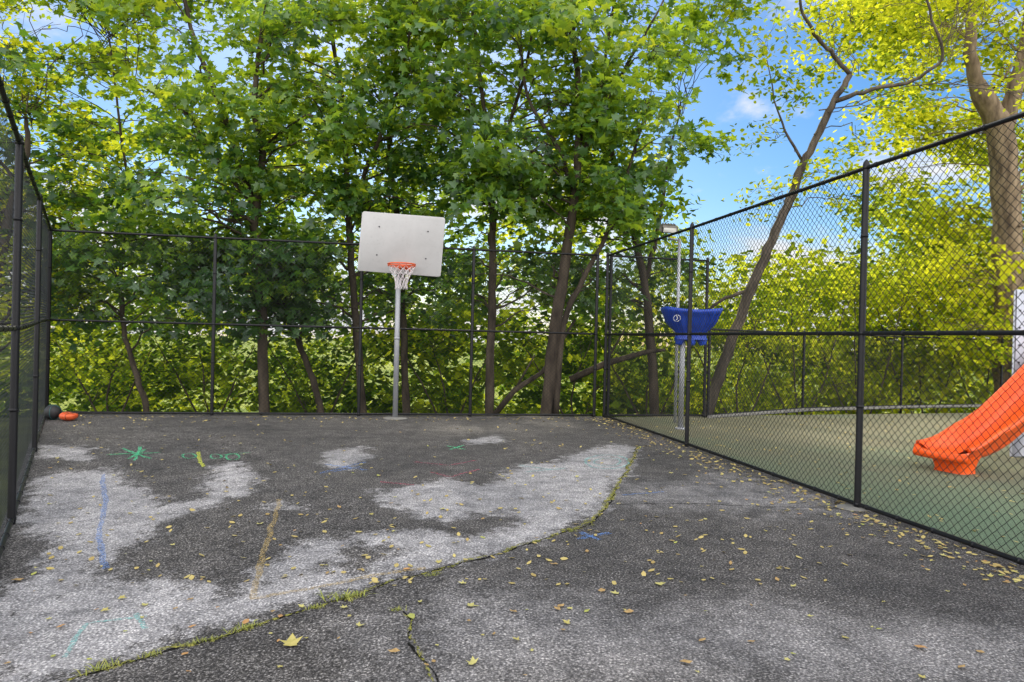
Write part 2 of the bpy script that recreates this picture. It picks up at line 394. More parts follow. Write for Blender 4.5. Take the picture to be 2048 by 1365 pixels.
cBL=(-7.66,11.20); cBR=(1.77,12.80)
def onback(u):
    a,_=ray(u,830); m=(cBR[1]-cBL[1])/(cBR[0]-cBL[0])
    y=(cBL[1]-m*cBL[0])/(1-m*a); return (a*y,y)
Rl=[0.04,1.57,3.05]
chain_fence("tall black chain link fence behind the hoop",[cBL,onback(423),onback(717),onback(940),onback(1188)],3.05,Rl,wr=0.0023)
chain_fence("tall black chain link fence along the near side of the court",[cBL,(-5.74,8.19),(-3.97,5.42),(-2.05,2.4)],3.05,Rl,wr=0.0012,side_sign=-1,wm=M_wireG)
chain_fence("tall black chain link fence between court and playground",[cBR,(2.47,9.45),(3.13,6.07),(3.80,2.72)],3.05,Rl,fine=True,wr=0.0026)
chain_fence("short run of tall black fence beside the playground",[(1.84,12.81),(3.77,13.2)],3.05,Rl,wr=0.0023)
chain_fence("lower black chain link fence edging the playground",[(3.85,13.22),(6.55,15.2),(9.5,16.5),(12.8,17.7),(16,18.7)],1.72,[0.04,1.72],wr=0.0028)
m=MB(); 
cp=np.array([(3.85,13.1),(6.6,15.05),(9.5,16.35),(12.8,17.55),(16,18.55)])
for i in range(4):
    a,b=cp[i],cp[i+1]; L_=np.linalg.norm(b-a); an=math.atan2(b[1]-a[1],b[0]-a[0])
    m.box(((a[0]+b[0])/2,(a[1]+b[1])/2,0.02),(L_-0.01,0.12,0.06),Matrix.Rotation(an,4,'Z'),0.01)
o=m.obj('concrete_curb',M_conc); o["label"]="low grey concrete curb under the fence"; o["category"]="curb"

# ---------- basketball hoop ----------
hb=G(790,838); hp=Vector((hb.x,hb.y,0))
e=empty('basketball_hoop',hp,"basketball hoop with weathered white board on steel pole","basketball hoop")
m=MB()
px_,py_=hp.x,hp.y
m.tube([[px_,py_,0],[px_,py_,1.4],[px_,py_,2.78],[px_,py_,2.80]],[0.045,0.045,0.045,0.03],18)
m.tube([[px_,py_,2.55],[px_,py_-0.14,2.66]],0.03,10); m.tube([[px_-0.0,py_,2.72],[px_-0.3,py_-0.11,3.2]],0.018,8); m.tube([[px_,py_,2.72],[px_+0.3,py_-0.11,3.2]],0.018,8)
m.tube([[px_,py_,1.38],[px_,py_,1.42]],0.05,18)
m.obj('pole',M_galv,e,True)
m=MB(); ang=np.arange(20)/20*2*math.pi
rr=0.21*(1+0.06*np.sin(ang*3)); vb=np.stack([px_+rr*np.cos(ang),py_+rr*0.9*np.sin(ang),np.full(20,0.004)],-1); vt=vb.copy(); vt[:,:2]=(vt[:,:2]-[px_,py_])*0.9+[px_,py_]; vt[:,2]=0.02
m.add(np.vstack([vb,vt,[[px_,py_,0.03]]]),[[k,(k+1)%20,20+(k+1)%20,20+k] for k in range(20)],[[40,20+k,20+(k+1)%20] for k in range(20)])
m.obj('concrete_footing',M_conc,e)
bw,bh,th,rc=1.43,1.03,0.03,0.045
bc=P(803,489,py_-0.16)
tilt=Matrix.Rotation(math.radians(3.0),4,'Y')@Matrix.Rotation(math.radians(-3),4,'X')
def board_pt(x,z,y=0): 
    return np.array(bc+tilt@Vector((x,y,z)))
out2=[]
for cx,cz,a0 in ((bw/2-rc,bh/2-rc,0),(-bw/2+rc,bh/2-rc,90),(-bw/2+rc,-bh/2+rc,180),(bw/2-rc,-bh/2+rc,270)):
    for k in range(6):
        a=math.radians(a0+k*18); out2.append((cx+rc*math.cos(a),cz+rc*math.sin(a)))
n=len(out2); m=MB()
fr=[board_pt(x,z,-th/2) for x,z in out2]; bk=[board_pt(x,z,th/2) for x,z in out2]
fr2=[board_pt(x*0.992,z*0.99,-th/2-0.005) for x,z in out2]
m.add(fr+bk+fr2,[[k,(k+1)%n,n+(k+1)%n,n+k] for k in range(n)]+[[2*n+k,2*n+(k+1)%n,(k+1)%n,k] for k in range(n)])
m.ng=[np.array([[2*n+k for k in range(n)][::-1]]),np.array([[n+k for k in range(n)]])]
bo=m.obj('backboard',M_board,e)
for x,z in ((-0.40,0.27),(0.44,0.25),(-0.40,-0.22),(0.44,-0.22)):
    m=MB(); a=board_pt(x,z,-th/2-0.002); b=board_pt(x,z,-th/2-0.014); m.tube([a,b],0.013,8)
    o=m.obj('bolt',M_darkm,None); o.parent=bo; o.matrix_parent_inverse=bo.matrix_basis.inverted()
rz=2.64; rcx=P(803,537,py_-0.5).x; rcy=py_-0.16-0.02-0.30; R=0.225
m=MB(); ang=np.linspace(0,2*math.pi,41)
for dz,rad in((0,0.013),(-0.03,0.009)):
    m.tube(np.stack([rcx+R*np.cos(ang),rcy+R*np.sin(ang),np.full(41,rz+dz)],-1),rad,8,False)
yb=py_-0.185
m.box((rcx,yb-0.012,rz-0.06),(0.20,0.012,0.16),None,0.003)
m.box((rcx,yb-0.05,rz-0.012),(0.16,0.09,0.012),None,0.003)
m.tube([[rcx-0.09,yb-0.01,rz-0.1],[rcx-0.14,rcy+0.17,rz]],0.007,6); m.tube([[rcx+0.09,yb-0.01,rz-0.1],[rcx+0.14,rcy+0.17,rz]],0.007,6)
for k in range(12):
    a=k/12*2*math.pi; q=np.array([rcx+R*math.cos(a),rcy+R*math.sin(a),rz]); m.tube([q,q+[0,0,-0.03]],0.005,5)
m.obj('rim',M_rim,e,True)
m=MB(); nk=12; lev=6
zz=[0,-0.07,-0.14,-0.21,-0.29,-0.39]; rad=[0.22,0.19,0.15,0.115,0.095,0.10]
for k in range(nk):
    for dirn in(1,-1):
        pts=[]
        for l in range(lev):
            for sub in range(3 if l<lev-1 else 1):
                t=l+sub/3; l0=int(t); f=t-l0
                r_=rad[l0]*(1-f)+(rad[min(l0+1,lev-1)])*f; z_=zz[l0]*(1-f)+zz[min(l0+1,lev-1)]*f
                a=(k+dirn*0.5*t)/nk*2*math.pi
                pts.append([rcx+r_*math.cos(a)+0.006*math.sin(t*5+k),rcy+r_*math.sin(a),rz-0.03+z_])
        m.tube(pts,0.0038,5)
m.obj('net',M_net,e,True)

# ---------- balls ----------
def ball(name,c,r,mat,sq=1.0,label='',cat='ball',line=None):
    e=empty(name,(c.x,c.y,c.z-r*sq),label,cat)
    m=MB(); nu,nv=32,18
    th_=np.linspace(0,math.pi,nv); ph=np.arange(nu)/nu*2*math.pi
    v=[]
    def zf(x,z):
        if sq<0.9:
            q=z*sq*(0.9 if z>0 else 1.0)
            return q-0.22*math.exp(-((x-0.35)**2+(1-z)**2*2)/0.35)
        return z
    for t in th_:
        for p in ph:
            x,y,z=math.sin(t)*math.cos(p),math.sin(t)*math.sin(p),math.cos(t)
            v.append([c.x+r*x,c.y+r*y,c.z+r*zf(x,z)])
    q=[[i*nu+j,i*nu+(j+1)%nu,(i+1)*nu+(j+1)%nu,(i+1)*nu+j] for i in range(nv-1) for j in range(nu)]
    m.add(v,q); m.obj('ball_skin',mat,e,True)
    m=MB(); an=np.linspace(0,2*math.pi,33)
    for ax in range(2):
        pts=[]
        for a in an:
            x,y,z=((math.cos(a),0.25*math.cos(2*a),math.sin(a)),(0.2,math.cos(a),math.sin(a)))[ax]
            l=math.sqrt(x*x+y*y+z*z); x,y,z=x/l,y/l,z/l
            pts.append([c.x+r*x*1.0,c.y+r*y*1.0,c.z+r*zf(x,z)*1.0])
        m.tube(pts,r*0.03,5,False)
    m.obj('seam',line,e,True)
b1=G(105,840); ball('basketball',Vector((b1.x,b1.y,b1.z+0.12)),0.12,M_black_r,1,"black rubber basketball with teal seams by the fence corner",'ball',M_teal)
b2=G(137,842); ball('deflated_basketball',Vector((b2.x,b2.y,b2.z+0.08)),0.13,M_rim,0.60,"deflated orange basketball lying beside the black ball",'ball',M_black_r)

# ---------- funnel ball game ----------
fb=G(1361,859); fx,fy=fb.x,fb.y
e=empty('funnel_ball_game',(fx,fy,0),"blue plastic funnel ball goal with number three on pole","playground game")
m=MB(); m.tube([[fx,fy,0],[fx,fy,1.0],[fx,fy,1.75]],0.045,16); m.tube([[fx,fy,0.0],[fx,fy,0.03]],[0.1,0.09],16)
m.obj('pole',M_galv,e,True)
m=MB(); zt=1.99
prof=[(zt,0.46,0.34),(zt-0.02,0.48,0.36),(zt-0.06,0.475,0.355),(zt-0.075,0.44,0.33),(zt-0.18,0.41,0.29),(zt-0.27,0.35,0.23),(zt-0.34,0.28,0.16),(zt-0.38,0.245,0.13),(zt-0.44,0.25,0.13),(zt-0.49,0.27,0.14)]
K=96; cxf=fx+0.13
def rg(z,a,b,inn=0):
    r_=[]
    for k in range(K):
        t=k/K*2*math.pi; c_,s_=math.cos(t),math.sin(t)
        x=np.sign(c_)*abs(c_)**0.5*(a-inn); y=np.sign(s_)*abs(s_)**0.5*(b-inn)
        if inn==0 and zt-0.46<z<zt-0.07: y*=1-0.12*((k//3)%2)
        r_.append([cxf+x,fy+y,z+(0.045*abs(x/a)**2 if z>zt-0.065 else 0)])
    return r_
rings=[rg(z,a,b) for z,a,b in prof]; ins=[rg(z,a,b,0.05) for z,a,b in prof[:6]]
allr=ins[::-1]+rings
vv_=[p for r_ in allr for p in r_]; nr=len(allr)
m.add(vv_,[[i*K+k,i*K+(k+1)%K,(i+1)*K+(k+1)%K,(i+1)*K+k] for i in range(nr-1) for k in range(K)])
for sx,sy in((-0.18,-0.02),(0.0,-0.05),(0.18,-0.02)):
    m.tube([[cxf+sx*0.9,fy+sy,zt-0.42],[cxf+sx,fy+sy,zt-0.48],[cxf+sx*1.1,fy+sy*1.3,zt-0.56],[cxf+sx*1.12,fy+sy*1.4,zt-0.58]],[0.09,0.088,0.06,0.055],14)
m.obj('funnel',M_blue,e)
def text_mesh(s,size):
    cu=bpy.data.curves.new('t','FONT'); cu.body=s; cu.size=size; cu.align_x='CENTER'; cu.align_y='CENTER'; cu.extrude=0.002; cu.offset=0.001
    o=bpy.data.objects.new('t',cu); col.objects.link(o); bpy.context.view_layer.update()
    me=bpy.data.meshes.new_from_object(o.evaluated_get(bpy.context.evaluated_depsgraph_get())); bpy.data.objects.remove(o); return me
me=text_mesh('3',0.085); me.materials.append(M_white)
ex,ez=cxf-0.31,zt-0.15; yy_=fy-0.313
rotm=Matrix.Rotation(math.radians(90+22),4,'X')
o=bpy.data.objects.new('number_three',me); o.matrix_world=Matrix.Translation((ex,yy_,ez))@rotm@Matrix.Rotation(math.radians(12),4,'Z'); link(o); o.parent=e; o.matrix_parent_inverse=e.matrix_basis.inverted()
m=MB(); pts=[]
for a in np.linspace(0,2*math.pi,33):
    q=Matrix.Translation((ex,yy_,ez))@rotm@Vector((0.055*math.cos(a),0.055*math.sin(a),0)); pts.append(list(q))
m.tube(pts,0.005,6,False); m.obj('emblem_ring',M_white,e,True)

# ---------- flood light ----------
ly=fy+0.9
lp=P(1359,478,ly); 
e=empty('flood_light',(lp.x,ly,0),"box-shaped flood light on a thin steel pole","outdoor light")
m=MB(); zt2=lp.z; m.tube([[lp.x,ly,0],[lp.x,ly,zt2]],0.028,12); m.tube([[lp.x-0.02,ly,zt2-0.03],[lp.x-0.2,ly-0.02,zt2-0.0]],0.018,8)
m.obj('pole',M_galv,e,True)
m=MB(); lc=P(1337,458,ly); rt=Matrix.Rotation(math.radians(18),4,'X')@Matrix.Rotation(math.radians(2),4,'Y')
m.box(tuple(lc),(0.29,0.24,0.13),rt,0.02)
for k in range(5): m.box(tuple(lc+rt@Vector((-0.1+k*0.05,0.02,0.075))),(0.008,0.18,0.03),rt,0.002)
m.obj('lamp_housing',M_bronze,e)
m=MB(); m.box(tuple(lc+rt@Vector((0,-0.122,-0.01))),(0.23,0.012,0.08),rt,0.003); m.obj('lamp_lens',M_glass,e)

# ---------- slide ----------
e=empty('playground_slide',(5.0,8.0,0),"orange plastic slide beside a grey panel post","slide")
d=Vector((0.92,0.39,0)).normalized(); pr=Vector((d.y,-d.x,0))
E0=Vector((5.08,7.95,0))
ss=np.linspace(0,3.1,60)
zs=np.interp(ss,[0,0.25,0.6,1.0,1.5,2.0,2.5,2.8,3.1],[0.25,0.235,0.27,0.42,0.72,1.05,1.39,1.52,1.54])
zs=np.convolve(np.pad(zs,5,'edge'),np.ones(11)/11,'valid')
prof=[(-0.25,0.21),(-0.30,0.21),(-0.30,0.17),(-0.275,0.16),(-0.25,0.0),(-0.19,-0.07),(0,-0.08),(0.19,-0.07),(0.25,0.0),(0.275,0.16),(0.30,0.17),(0.30,0.21),(0.25,0.21),(0.235,0.18),(0.20,0.03),(0.15,-0.01),(0,-0.02),(-0.15,-0.01),(-0.20,0.03),(-0.235,0.18)]
K=len(prof); v=[]; rimL=[];rimR=[]
for s_,z_ in zip(ss,zs):
    flare=1+0.12*max(0,1-s_/0.35); lowr=0.30+0.70*float(sstep(s_,0,0.7))
    for a,b in prof:
        bb=b*(lowr if b>0.03 else 1)
        p=E0+d*float(s_)+pr*(a*flare); v.append([p.x,p.y,z_+bb])
    for sg,lst in((-1,rimL),(1,rimR)):
        p=E0+d*float(s_)+pr*(sg*0.275*flare); lst.append([p.x,p.y,z_+0.205*lowr])
m=MB(); m.add(v,[[i*K+k,i*K+(k+1)%K,(i+1)*K+(k+1)%K,(i+1)*K+k] for i in range(len(ss)-1) for k in range(K)])
m.tube(rimL,0.028,10); m.tube(rimR,0.028,10)
lip=[]
for k in range(13):
    a=-0.33+0.66*k/12; bul=0.04*(1-(a/0.33)**2)
    for (ox,oz) in ((0.01,-0.005),(-0.03,-0.012),(-0.055,-0.04),(-0.055,-0.08),(-0.0,-0.10)):
        p=E0+d*(ox-bul)+pr*a; lip.append([p.x,p.y,zs[0]+oz+(0.05*abs(a/0.33)**4 if oz>-0.03 else 0)])
m.add(lip,[[i*5+k,(i+1)*5+k,(i+1)*5+k+1,i*5+k+1] for i in range(12) for k in range(4)])
m.obj('chute',M_orange,e,True)
p=E0+d*0.22; m=MB()
an_=math.atan2(d.y,d.x)
# tapered moulded foot under the exit
fv=[]
for zz_,sx_,sy_ in ((0.0,0.15,0.19),(0.05,0.145,0.185),(0.14,0.17,0.21),(0.22,0.21,0.235)):
    for k in range(16):
        t=k/16*2*math.pi; cx_=np.sign(math.cos(t))*abs(math.cos(t))**0.45*sx_; cy_=np.sign(math.sin(t))*abs(math.sin(t))**0.45*sy_
        q=p+d*float(cx_)+pr*float(cy_); fv.append([q.x,q.y,zz_])
m.add(fv,[[i*16+k,i*16+(k+1)%16,(i+1)*16+(k+1)%16,(i+1)*16+k] for i in range(3) for k in range(16)])
m.obj('foot',M_orange,e,True)
pp=G(2030,914); pa=Matrix.Rotation(math.radians(8),4,'Z')
m=MB(); m.box((pp.x+0.10,pp.y,1.14),(0.36,0.05,2.28),pa,0.012)
pn=m.obj('panel',M_panel,e)
for k in range(9):
    m=MB(); z=0.35+k*0.235
    q=Vector((pp.x+0.10,pp.y,z))+pa@Vector((-0.12,-0.027,0)); q2=q+pa@Vector((0,-0.012,0)); m.tube([q,q2],0.012,8); 
    o=m.obj('bolt',M_darkm,None); o.parent=pn; o.matrix_parent_inverse=(e.matrix_basis@pn.matrix_parent_inverse@pn.matrix_basis).inverted()
tp_=E0+d*3.1
m=MB(); pc=tp_+d*0.62; an=math.atan2(d.y,d.x); m.box((pc.x,pc.y,1.42),(1.2,1.1,0.06),Matrix.Rotation(an,4,'Z'),0.01); m.obj('platform',M_panel,e)
for a,b in((0.06,0.5),(0.06,-0.5),(1.15,0.5),(1.15,-0.5)):
    q=tp_+d*a+pr*b; m=MB(); m.tube([[q.x,q.y,0],[q.x,q.y,2.6]],0.055,14); m.obj('support_post',M_panel,e,True)

# ---------- leaves & trees ----------
MAPLE=np.array([(0,0.32,0),(0,0,0.02),(0.32,-0.02,-0.05),(0.25,0.16,-0.02),(0.53,0.44,-0.14),(0.22,0.47,-0.02),(0,1.0,-0.12),(-0.22,0.47,-0.02),(-0.53,0.44,-0.14),(-0.25,0.16,-0.02),(-0.32,-0.02,-0.05)])
MT=np.array([(0,k,k%10+1) for k in range(1,11)])
ML=np.array([(0,0,0.02),(0.42,0.0,-0.06),(0.27,0.2,-0.02),(0.55,0.5,-0.14),(0.2,0.52,-0.02),(0,1.0,-0.12),(-0.2,0.52,-0.02),(-0.55,0.5,-0.14),(-0.27,0.2,-0.02),(-0.42,0.0,-0.06)])
MLT=np.array([(0,1,2),(2,3,4),(4,5,6),(6,7,8),(8,9,0),(0,2,4),(0,4,6),(0,6,8)])
OVAL=np.array([(0,0,0),(0.3,0.35,-0.06),(0.22,0.75,-0.08),(0,1,-0.1),(-0.22,0.75,-0.08),(-0.3,0.35,-0.06)])
OT=np.array([(0,1,2),(0,2,3),(0,3,4),(0,4,5)])
RH=np.array([(0,0,0),(0.36,0.45,-0.08),(0,1,-0.05),(-0.36,0.45,-0.08)])
RT=np.array([(0,1,2),(0,2,3)])
def leaves_mesh(name,C,Nn,size,shape,tris,tint,mat):
    n=len(C)
    Nn=Nn/np.linalg.norm(Nn,axis=1)[:,None]
    r=rng.normal(size=(n,3)); t=r-(r*Nn).sum(1)[:,None]*Nn; t/=np.linalg.norm(t,axis=1)[:,None]
    b=np.cross(t,Nn); S=np.asarray(size)[:,None,None]
    sh=shape-np.array([0,0.4,0])
    v=C[:,None,:]+S*(sh[None,:,0:1]*b[:,None,:]+sh[None,:,1:2]*t[:,None,:]+sh[None,:,2:3]*Nn[:,None,:])
    k=len(shape); f=(np.arange(n)[:,None,None]*k+tris[None]).reshape(-1,3)
    me=mesh_np(name,v.reshape(-1,3),[f])
    if len(me.vertices)==n*k:
        at=me.attributes.new('tint','FLOAT','POINT'); at.data.foreach_set('value',np.repeat(tint,k).astype(np.float32))
    me.materials.append(mat); return me
def curve(a,b,n,wob,sag=0.0):
    a=np.array(a,float);b=np.array(b,float); t=np.linspace(0,1,n)[:,None]
    L=np.linalg.norm(b-a); w=np.cumsum(rng.normal(size=(n,3))*wob*L/n,0); w-=t*w[-1]
    p=a+(b-a)*t+w; p[:,2]+=sag*np.sin(math.pi*t[:,0]); return p
def clump_sprays(C,R,ns,flat=0.7):
    d=rng.normal(size=(ns,3)); d/=np.linalg.norm(d,axis=1)[:,None]
    r=R*rng.random(ns)**0.4
    return C+d*r[:,None]*np.array([1,1,flat])
def tree(name,label,cat,trunks,clumps,lsize,shape,tris,mat,bark,nspray=11,nleaf=26,sprayR=0.42,tintbase=0.35,group=None,partname=('trunk','crown'),lr=1.0,htint=0.0):
    base=trunks[0][0][0]
    e=empty(name,tuple(base),label,cat,group)
    m=MB(); allp=[];allr=[]
    for pts,rad in trunks:
        pts=np.array(pts,float); n=len(pts); tt=np.linspace(0,n-1,(n-1)*5+1)
        sm=np.stack([np.interp(tt,np.arange(n),pts[:,i]) for i in range(3)],-1)
        ker=np.array([1,2,3,2,1])/9; pad=np.pad(sm,((2,2),(0,0)),'edge'); 
        sm2=np.stack([np.convolve(pad[:,i],ker,'valid') for i in range(3)],-1); sm2[0]=sm[0]; sm2[-1]=sm[-1]
        sm2+=rng.normal(size=sm2.shape)*0.012
        rr=np.interp(tt,np.linspace(0,n-1,len(rad)),rad)*(1+0.05*rng.normal(size=len(tt)))
        m.tube(sm2,rr,10); allp.append(sm2); allr.append(rr)
    TP=np.vstack(allp); TR=np.concatenate(allr)
    LC=[];LN=[];LT=[]
    for (C,R) in clumps:
        C=np.array(C,float)
        dd=np.linalg.norm((TP-C)*np.array([1,1,0.8]),axis=1)+np.where(TP[:,2]>C[2]-0.2,2.5,0)
        k=int(np.argmin(dd)); st=TP[k]; L=np.linalg.norm(C-st)
        r0=min(TR[k]*0.45,0.010+0.009*L)*lr
        lb=curve(st,C,9,0.3,0.12*L); m.tube(lb,np.linspace(r0,0.006,9),6,False)
        ns=max(3,int(nspray*(R/1.0)**2))
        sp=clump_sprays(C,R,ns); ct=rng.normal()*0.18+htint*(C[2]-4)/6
        for s in sp:
            m.tube(curve(lb[rng.integers(4,9)],s,4,0.25,0.05),np.linspace(0.006,0.003,4),3,False)
            nl=int(nleaf*rng.uniform(0.6,1.4))
            out=s-C; out[2]=0; tilt=out*0.35+np.array([0,-0.3,0])+rng.normal(size=3)*0.25; nrm=np.array([0,0,1.0])+tilt
            nrm/=np.linalg.norm(nrm)
            q=rng.normal(size=(nl,3))*sprayR*0.6; q-= (q@nrm)[:,None]*nrm*0.72
            LC.append(s+q); LN.append(nrm+rng.normal(size=(nl,3))*0.6)
            LT.append(np.clip(tintbase+ct+rng.normal()*0.1+rng.normal(size=nl)*0.14,0,1))
    m.obj(partname[0],bark,e,True)
    C=np.vstack(LC);Nn=np.vstack(LN);T=np.concatenate(LT)
    me=leaves_mesh(partname[1],C,Nn,lsize*rng.uniform(0.6,1.25,len(C)),shape,tris,T,mat)
    o=bpy.data.objects.new(partname[1],me)
    c=Vector(C.mean(0)); me.transform(Matrix.Translation(-c)); o.location=c; link(o,e)
    return len(C)
def in_sky(u,v):
    edge=np.interp(v,[-200,0,60,120,200,260,330,400,470,560],[1640,1520,1460,1430,1340,1370,1420,1360,1350,1430])
    return u>edge and u<2300
def rand_clumps(n,uc,us,vr,dr,R=(0.6,1.1),test=None):
    out=[]
    while len(out)<n:
        u=uc+rng.uniform(-us,us); v=rng.uniform(*vr); d_=rng.uniform(*dr)
        if in_sky(u,v): continue
        if test and test(u,v): continue
        out.append((tuple(P(u,v,d_)),rng.uniform(*R)))
    return out
def tp(path,d):
    return [tuple(P(q[0],q[1],q[2] if len(q)>2 else d)) for q in path]
MG="maple trees behind the court fence"
tot=0
def keep(u,v):
    if v>600 and rng.random()<0.6: return True
    return False
specs=[
 ([(532,960),(528,825),(525,640),(515,500),(508,420),(475,300),(430,180),(380,60),(350,-120)],14.2,[0.12,0.10,0.08,0.055,0.03],[([(512,430),(530,300),(505,220),(520,80),(560,-100)],[0.08,0.06,0.03]),([(500,400),(440,330),(380,230),(250,150)],[0.05,0.04,0.02])]),
 ([(730,960),(725,825),(712,640),(700,500),(693,330),(690,200),(660,60),(640,-120)],15.2,[0.10,0.09,0.07,0.05,0.03],[([(700,430),(740,320),(800,180),(830,0)],[0.06,0.04,0.02])]),
 ([(815,960),(812,825),(808,640),(800,480),(780,330),(770,150),(790,-100)],16.6,[0.10,0.09,0.07,0.05,0.03],[]),
 ([(975,960),(978,825),(984,620),(986,430),(982,330),(960,150),(930,-100)],14.6,[0.11,0.10,0.08,0.05,0.03],[([(984,400),(1010,280),(1060,120),(1070,-60)],[0.06,0.04,0.02])]),
 ([(1085,960),(1092,825),(1112,640),(1128,540),(1148,400),(1156,300),(1157,180),(1140,0),(1150,-150)],14.0,[0.15,0.13,0.11,0.08,0.055,0.03],[([(1110,830),(1125,640),(1165,560),(1210,480),(1260,330),(1300,200)],[0.08,0.06,0.04,0.02]),([(1152,340),(1200,220),(1260,120),(1330,0)],[0.06,0.04,0.02]),([(1150,400),(1120,300),(1050,200),(1040,60)],[0.06,0.04,0.02])]),
 ([(1312,960),(1310,825),(1298,640),(1285,540),(1255,410),(1220,300),(1200,180),(1230,0)],15.6,[0.11,0.10,0.08,0.06,0.03],[([(1290,560),(1320,450),(1330,340),(1360,220)],[0.05,0.04,0.02])]),
]
labs=["maple with dark forked trunk behind the black fence","slender maple with dark trunk behind the basketball hoop","thin-trunked maple standing behind the hoop pole","straight-trunked maple with dense green crown behind fence","large maple with twin leaning stems behind fence corner","maple with leaning trunk beside the open sky gap"]
LS=0.19
for (path,d_,rad,extra),lb in zip(specs,labs):
    tr=[(tp(path,d_),rad)]
    for ep,er in extra: tr.append((tp(ep,d_),er))
    uc=np.mean([q[0] for q in path])
    cl=rand_clumps(21,uc,230,(-60,430),(d_-1.4,d_-0.3),(0.5,0.9),test=keep)+rand_clumps(31,uc,260,(-330,450),(d_-0.5,d_+2.0),test=keep)+rand_clumps(16,uc,190,(360,650),(d_-0.1,d_+2.0),(0.5,0.85),test=keep)
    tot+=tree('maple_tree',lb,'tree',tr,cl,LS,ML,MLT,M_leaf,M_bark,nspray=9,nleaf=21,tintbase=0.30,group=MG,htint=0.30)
tr=[(tp([(300,960),(296,820),(270,740),(250,680),(240,560),(260,400),(240,250),(220,80)],15.0),[0.07,0.06,0.05,0.03,0.02]),(tp([(640,930),(642,805),(600,690),(580,640),(520,520),(420,420)],15.4),[0.08,0.07,0.05,0.02])]
cl=rand_clumps(50,380,300,(465,660),(12.8,15.8),(0.55,0.9))+rand_clumps(54,230,330,(-150,470),(13.2,16.5),(0.6,1.0),test=keep)
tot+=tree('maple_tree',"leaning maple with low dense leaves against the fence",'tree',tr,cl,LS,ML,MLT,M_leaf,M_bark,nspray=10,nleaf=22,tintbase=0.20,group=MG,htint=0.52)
tr=[(tp([(-60,900),(-40,700),(0,520),(30,380),(60,290),(50,230)],13.5),[0.13,0.1,0.07,0.03])]
cl=rand_clumps(52,20,200,(-30,720),(12.8,17),(0.6,1.0))
tot+=tree('locust_tree',"bright yellow-green locust tree beyond the side fence",'tree',tr,cl,0.13,OVAL,OT,M_leafB,M_bark,nspray=12,nleaf=30,tintbase=0.60)
tr=[(tp([(1395,900,14.6),(1422,805,14.6),(1465,680,14.5),(1502,575,14.3),(1545,480,14.1),(1582,395,14),(1606,325,13.9),(1640,265,13.7),(1668,200,13.5),(1700,150,13.4)],14),[0.12,0.11,0.10,0.09,0.07,0.055]),
    (tp([(1700,150,13.4),(1660,105,13.2),(1625,70,13),(1600,20,12.8),(1590,-60,12.6)],13),[0.045,0.03,0.022]),
    (tp([(1668,205,13.5),(1740,180,13.2),(1830,165,13),(1890,120,12.8),(1870,60,12.6),(1840,-30,12.5)],13),[0.045,0.03,0.02]),
    (tp([(1500,580,14.3),(1440,600,14.6),(1400,640,15)],14),[0.05,0.035,0.02]),
    (tp([(1606,325,13.9),(1560,250,13.7),(1530,120,13.5)],14),[0.03,0.02,0.008])]
cl=[]
while len(cl)<85:
    u=rng.uniform(1520,2120); v=rng.uniform(-260,420)
    if v>230 and (u>1760 or rng.random()<0.5): continue
    if 1880<u<2060 and 60<v<330: continue
    if u<1640 and v>120 and rng.random()<0.7: continue
    cl.append((tuple(P(u,v,rng.uniform(12.6,15.5))),rng.uniform(0.45,0.8)))
tot+=tree('leaning_tree',"leaning tree with curved branches and sparse yellow leaves",'tree',tr,cl,0.12,OVAL,OT,M_leafY,M_barkM,nspray=12,nleaf=27,sprayR=0.45,tintbase=0.48,lr=0.4)
tr=[(tp([(2025,960,18.5),(2020,820,18.5),(2018,600,18.3),(2012,400,18.1),(2000,250,18),(1960,190,17.9),(1935,120,17.8),(1950,-80,17.6)],18),[0.42,0.39,0.36,0.33,0.27,0.16,0.1]),
    (tp([(2004,270,18),(2040,140,17.8),(2060,0,17.5)],18),[0.24,0.17,0.1])]
cl=[]
while len(cl)<120:
    u=rng.uniform(1680,2250); v=rng.uniform(-250,700)
    if v>200 and u<1780 and rng.random()<0.3: continue
    near=(v>540 or v<60)
    cl.append((tuple(P(u,v,rng.uniform(17.0,22) if near else rng.uniform(18.8,22.5))),rng.uniform(0.8,1.4)))
tot+=tree('oak_tree',"massive tree with rough brown trunk and yellowing leaves",'tree',tr,cl,0.19,OVAL,OT,M_leafY,M_barkL,nspray=10,nleaf=24,sprayR=0.5,tintbase=0.42,lr=0.5)
for path,d_,r_ in (([(985,835),(1030,780),(1085,745),(1150,640)],15,0.07),([(1140,760),(1210,728),(1290,705),(1330,700)],15.5,0.08)):
    m=MB(); m.tube(np.array(tp(path,d_)),[r_,r_*0.9,r_*0.7,r_*0.4],8); m.tube(np.array(tp([path[1],(path[1][0]+40,path[1][1]-70)],d_)),[r_*.4,r_*.2],6)
    o=m.obj('fallen_branch',M_bark,None,True); o["label"]="bare dead branch leaning among the tree trunks"; o["category"]="branch"; o["group"]="dead branches in the wood"
bl=[(1480,16.2,640,18),(1600,17.4,590,20),(1720,18.2,560,24),(1850,19.2,540,24),(1980,19.8,560,22),(1300,16.5,660,13),(1150,17.5,670,13),(900,17.5,670,13),(640,17.8,670,13),(420,17,670,14),(220,16.2,670,14)]
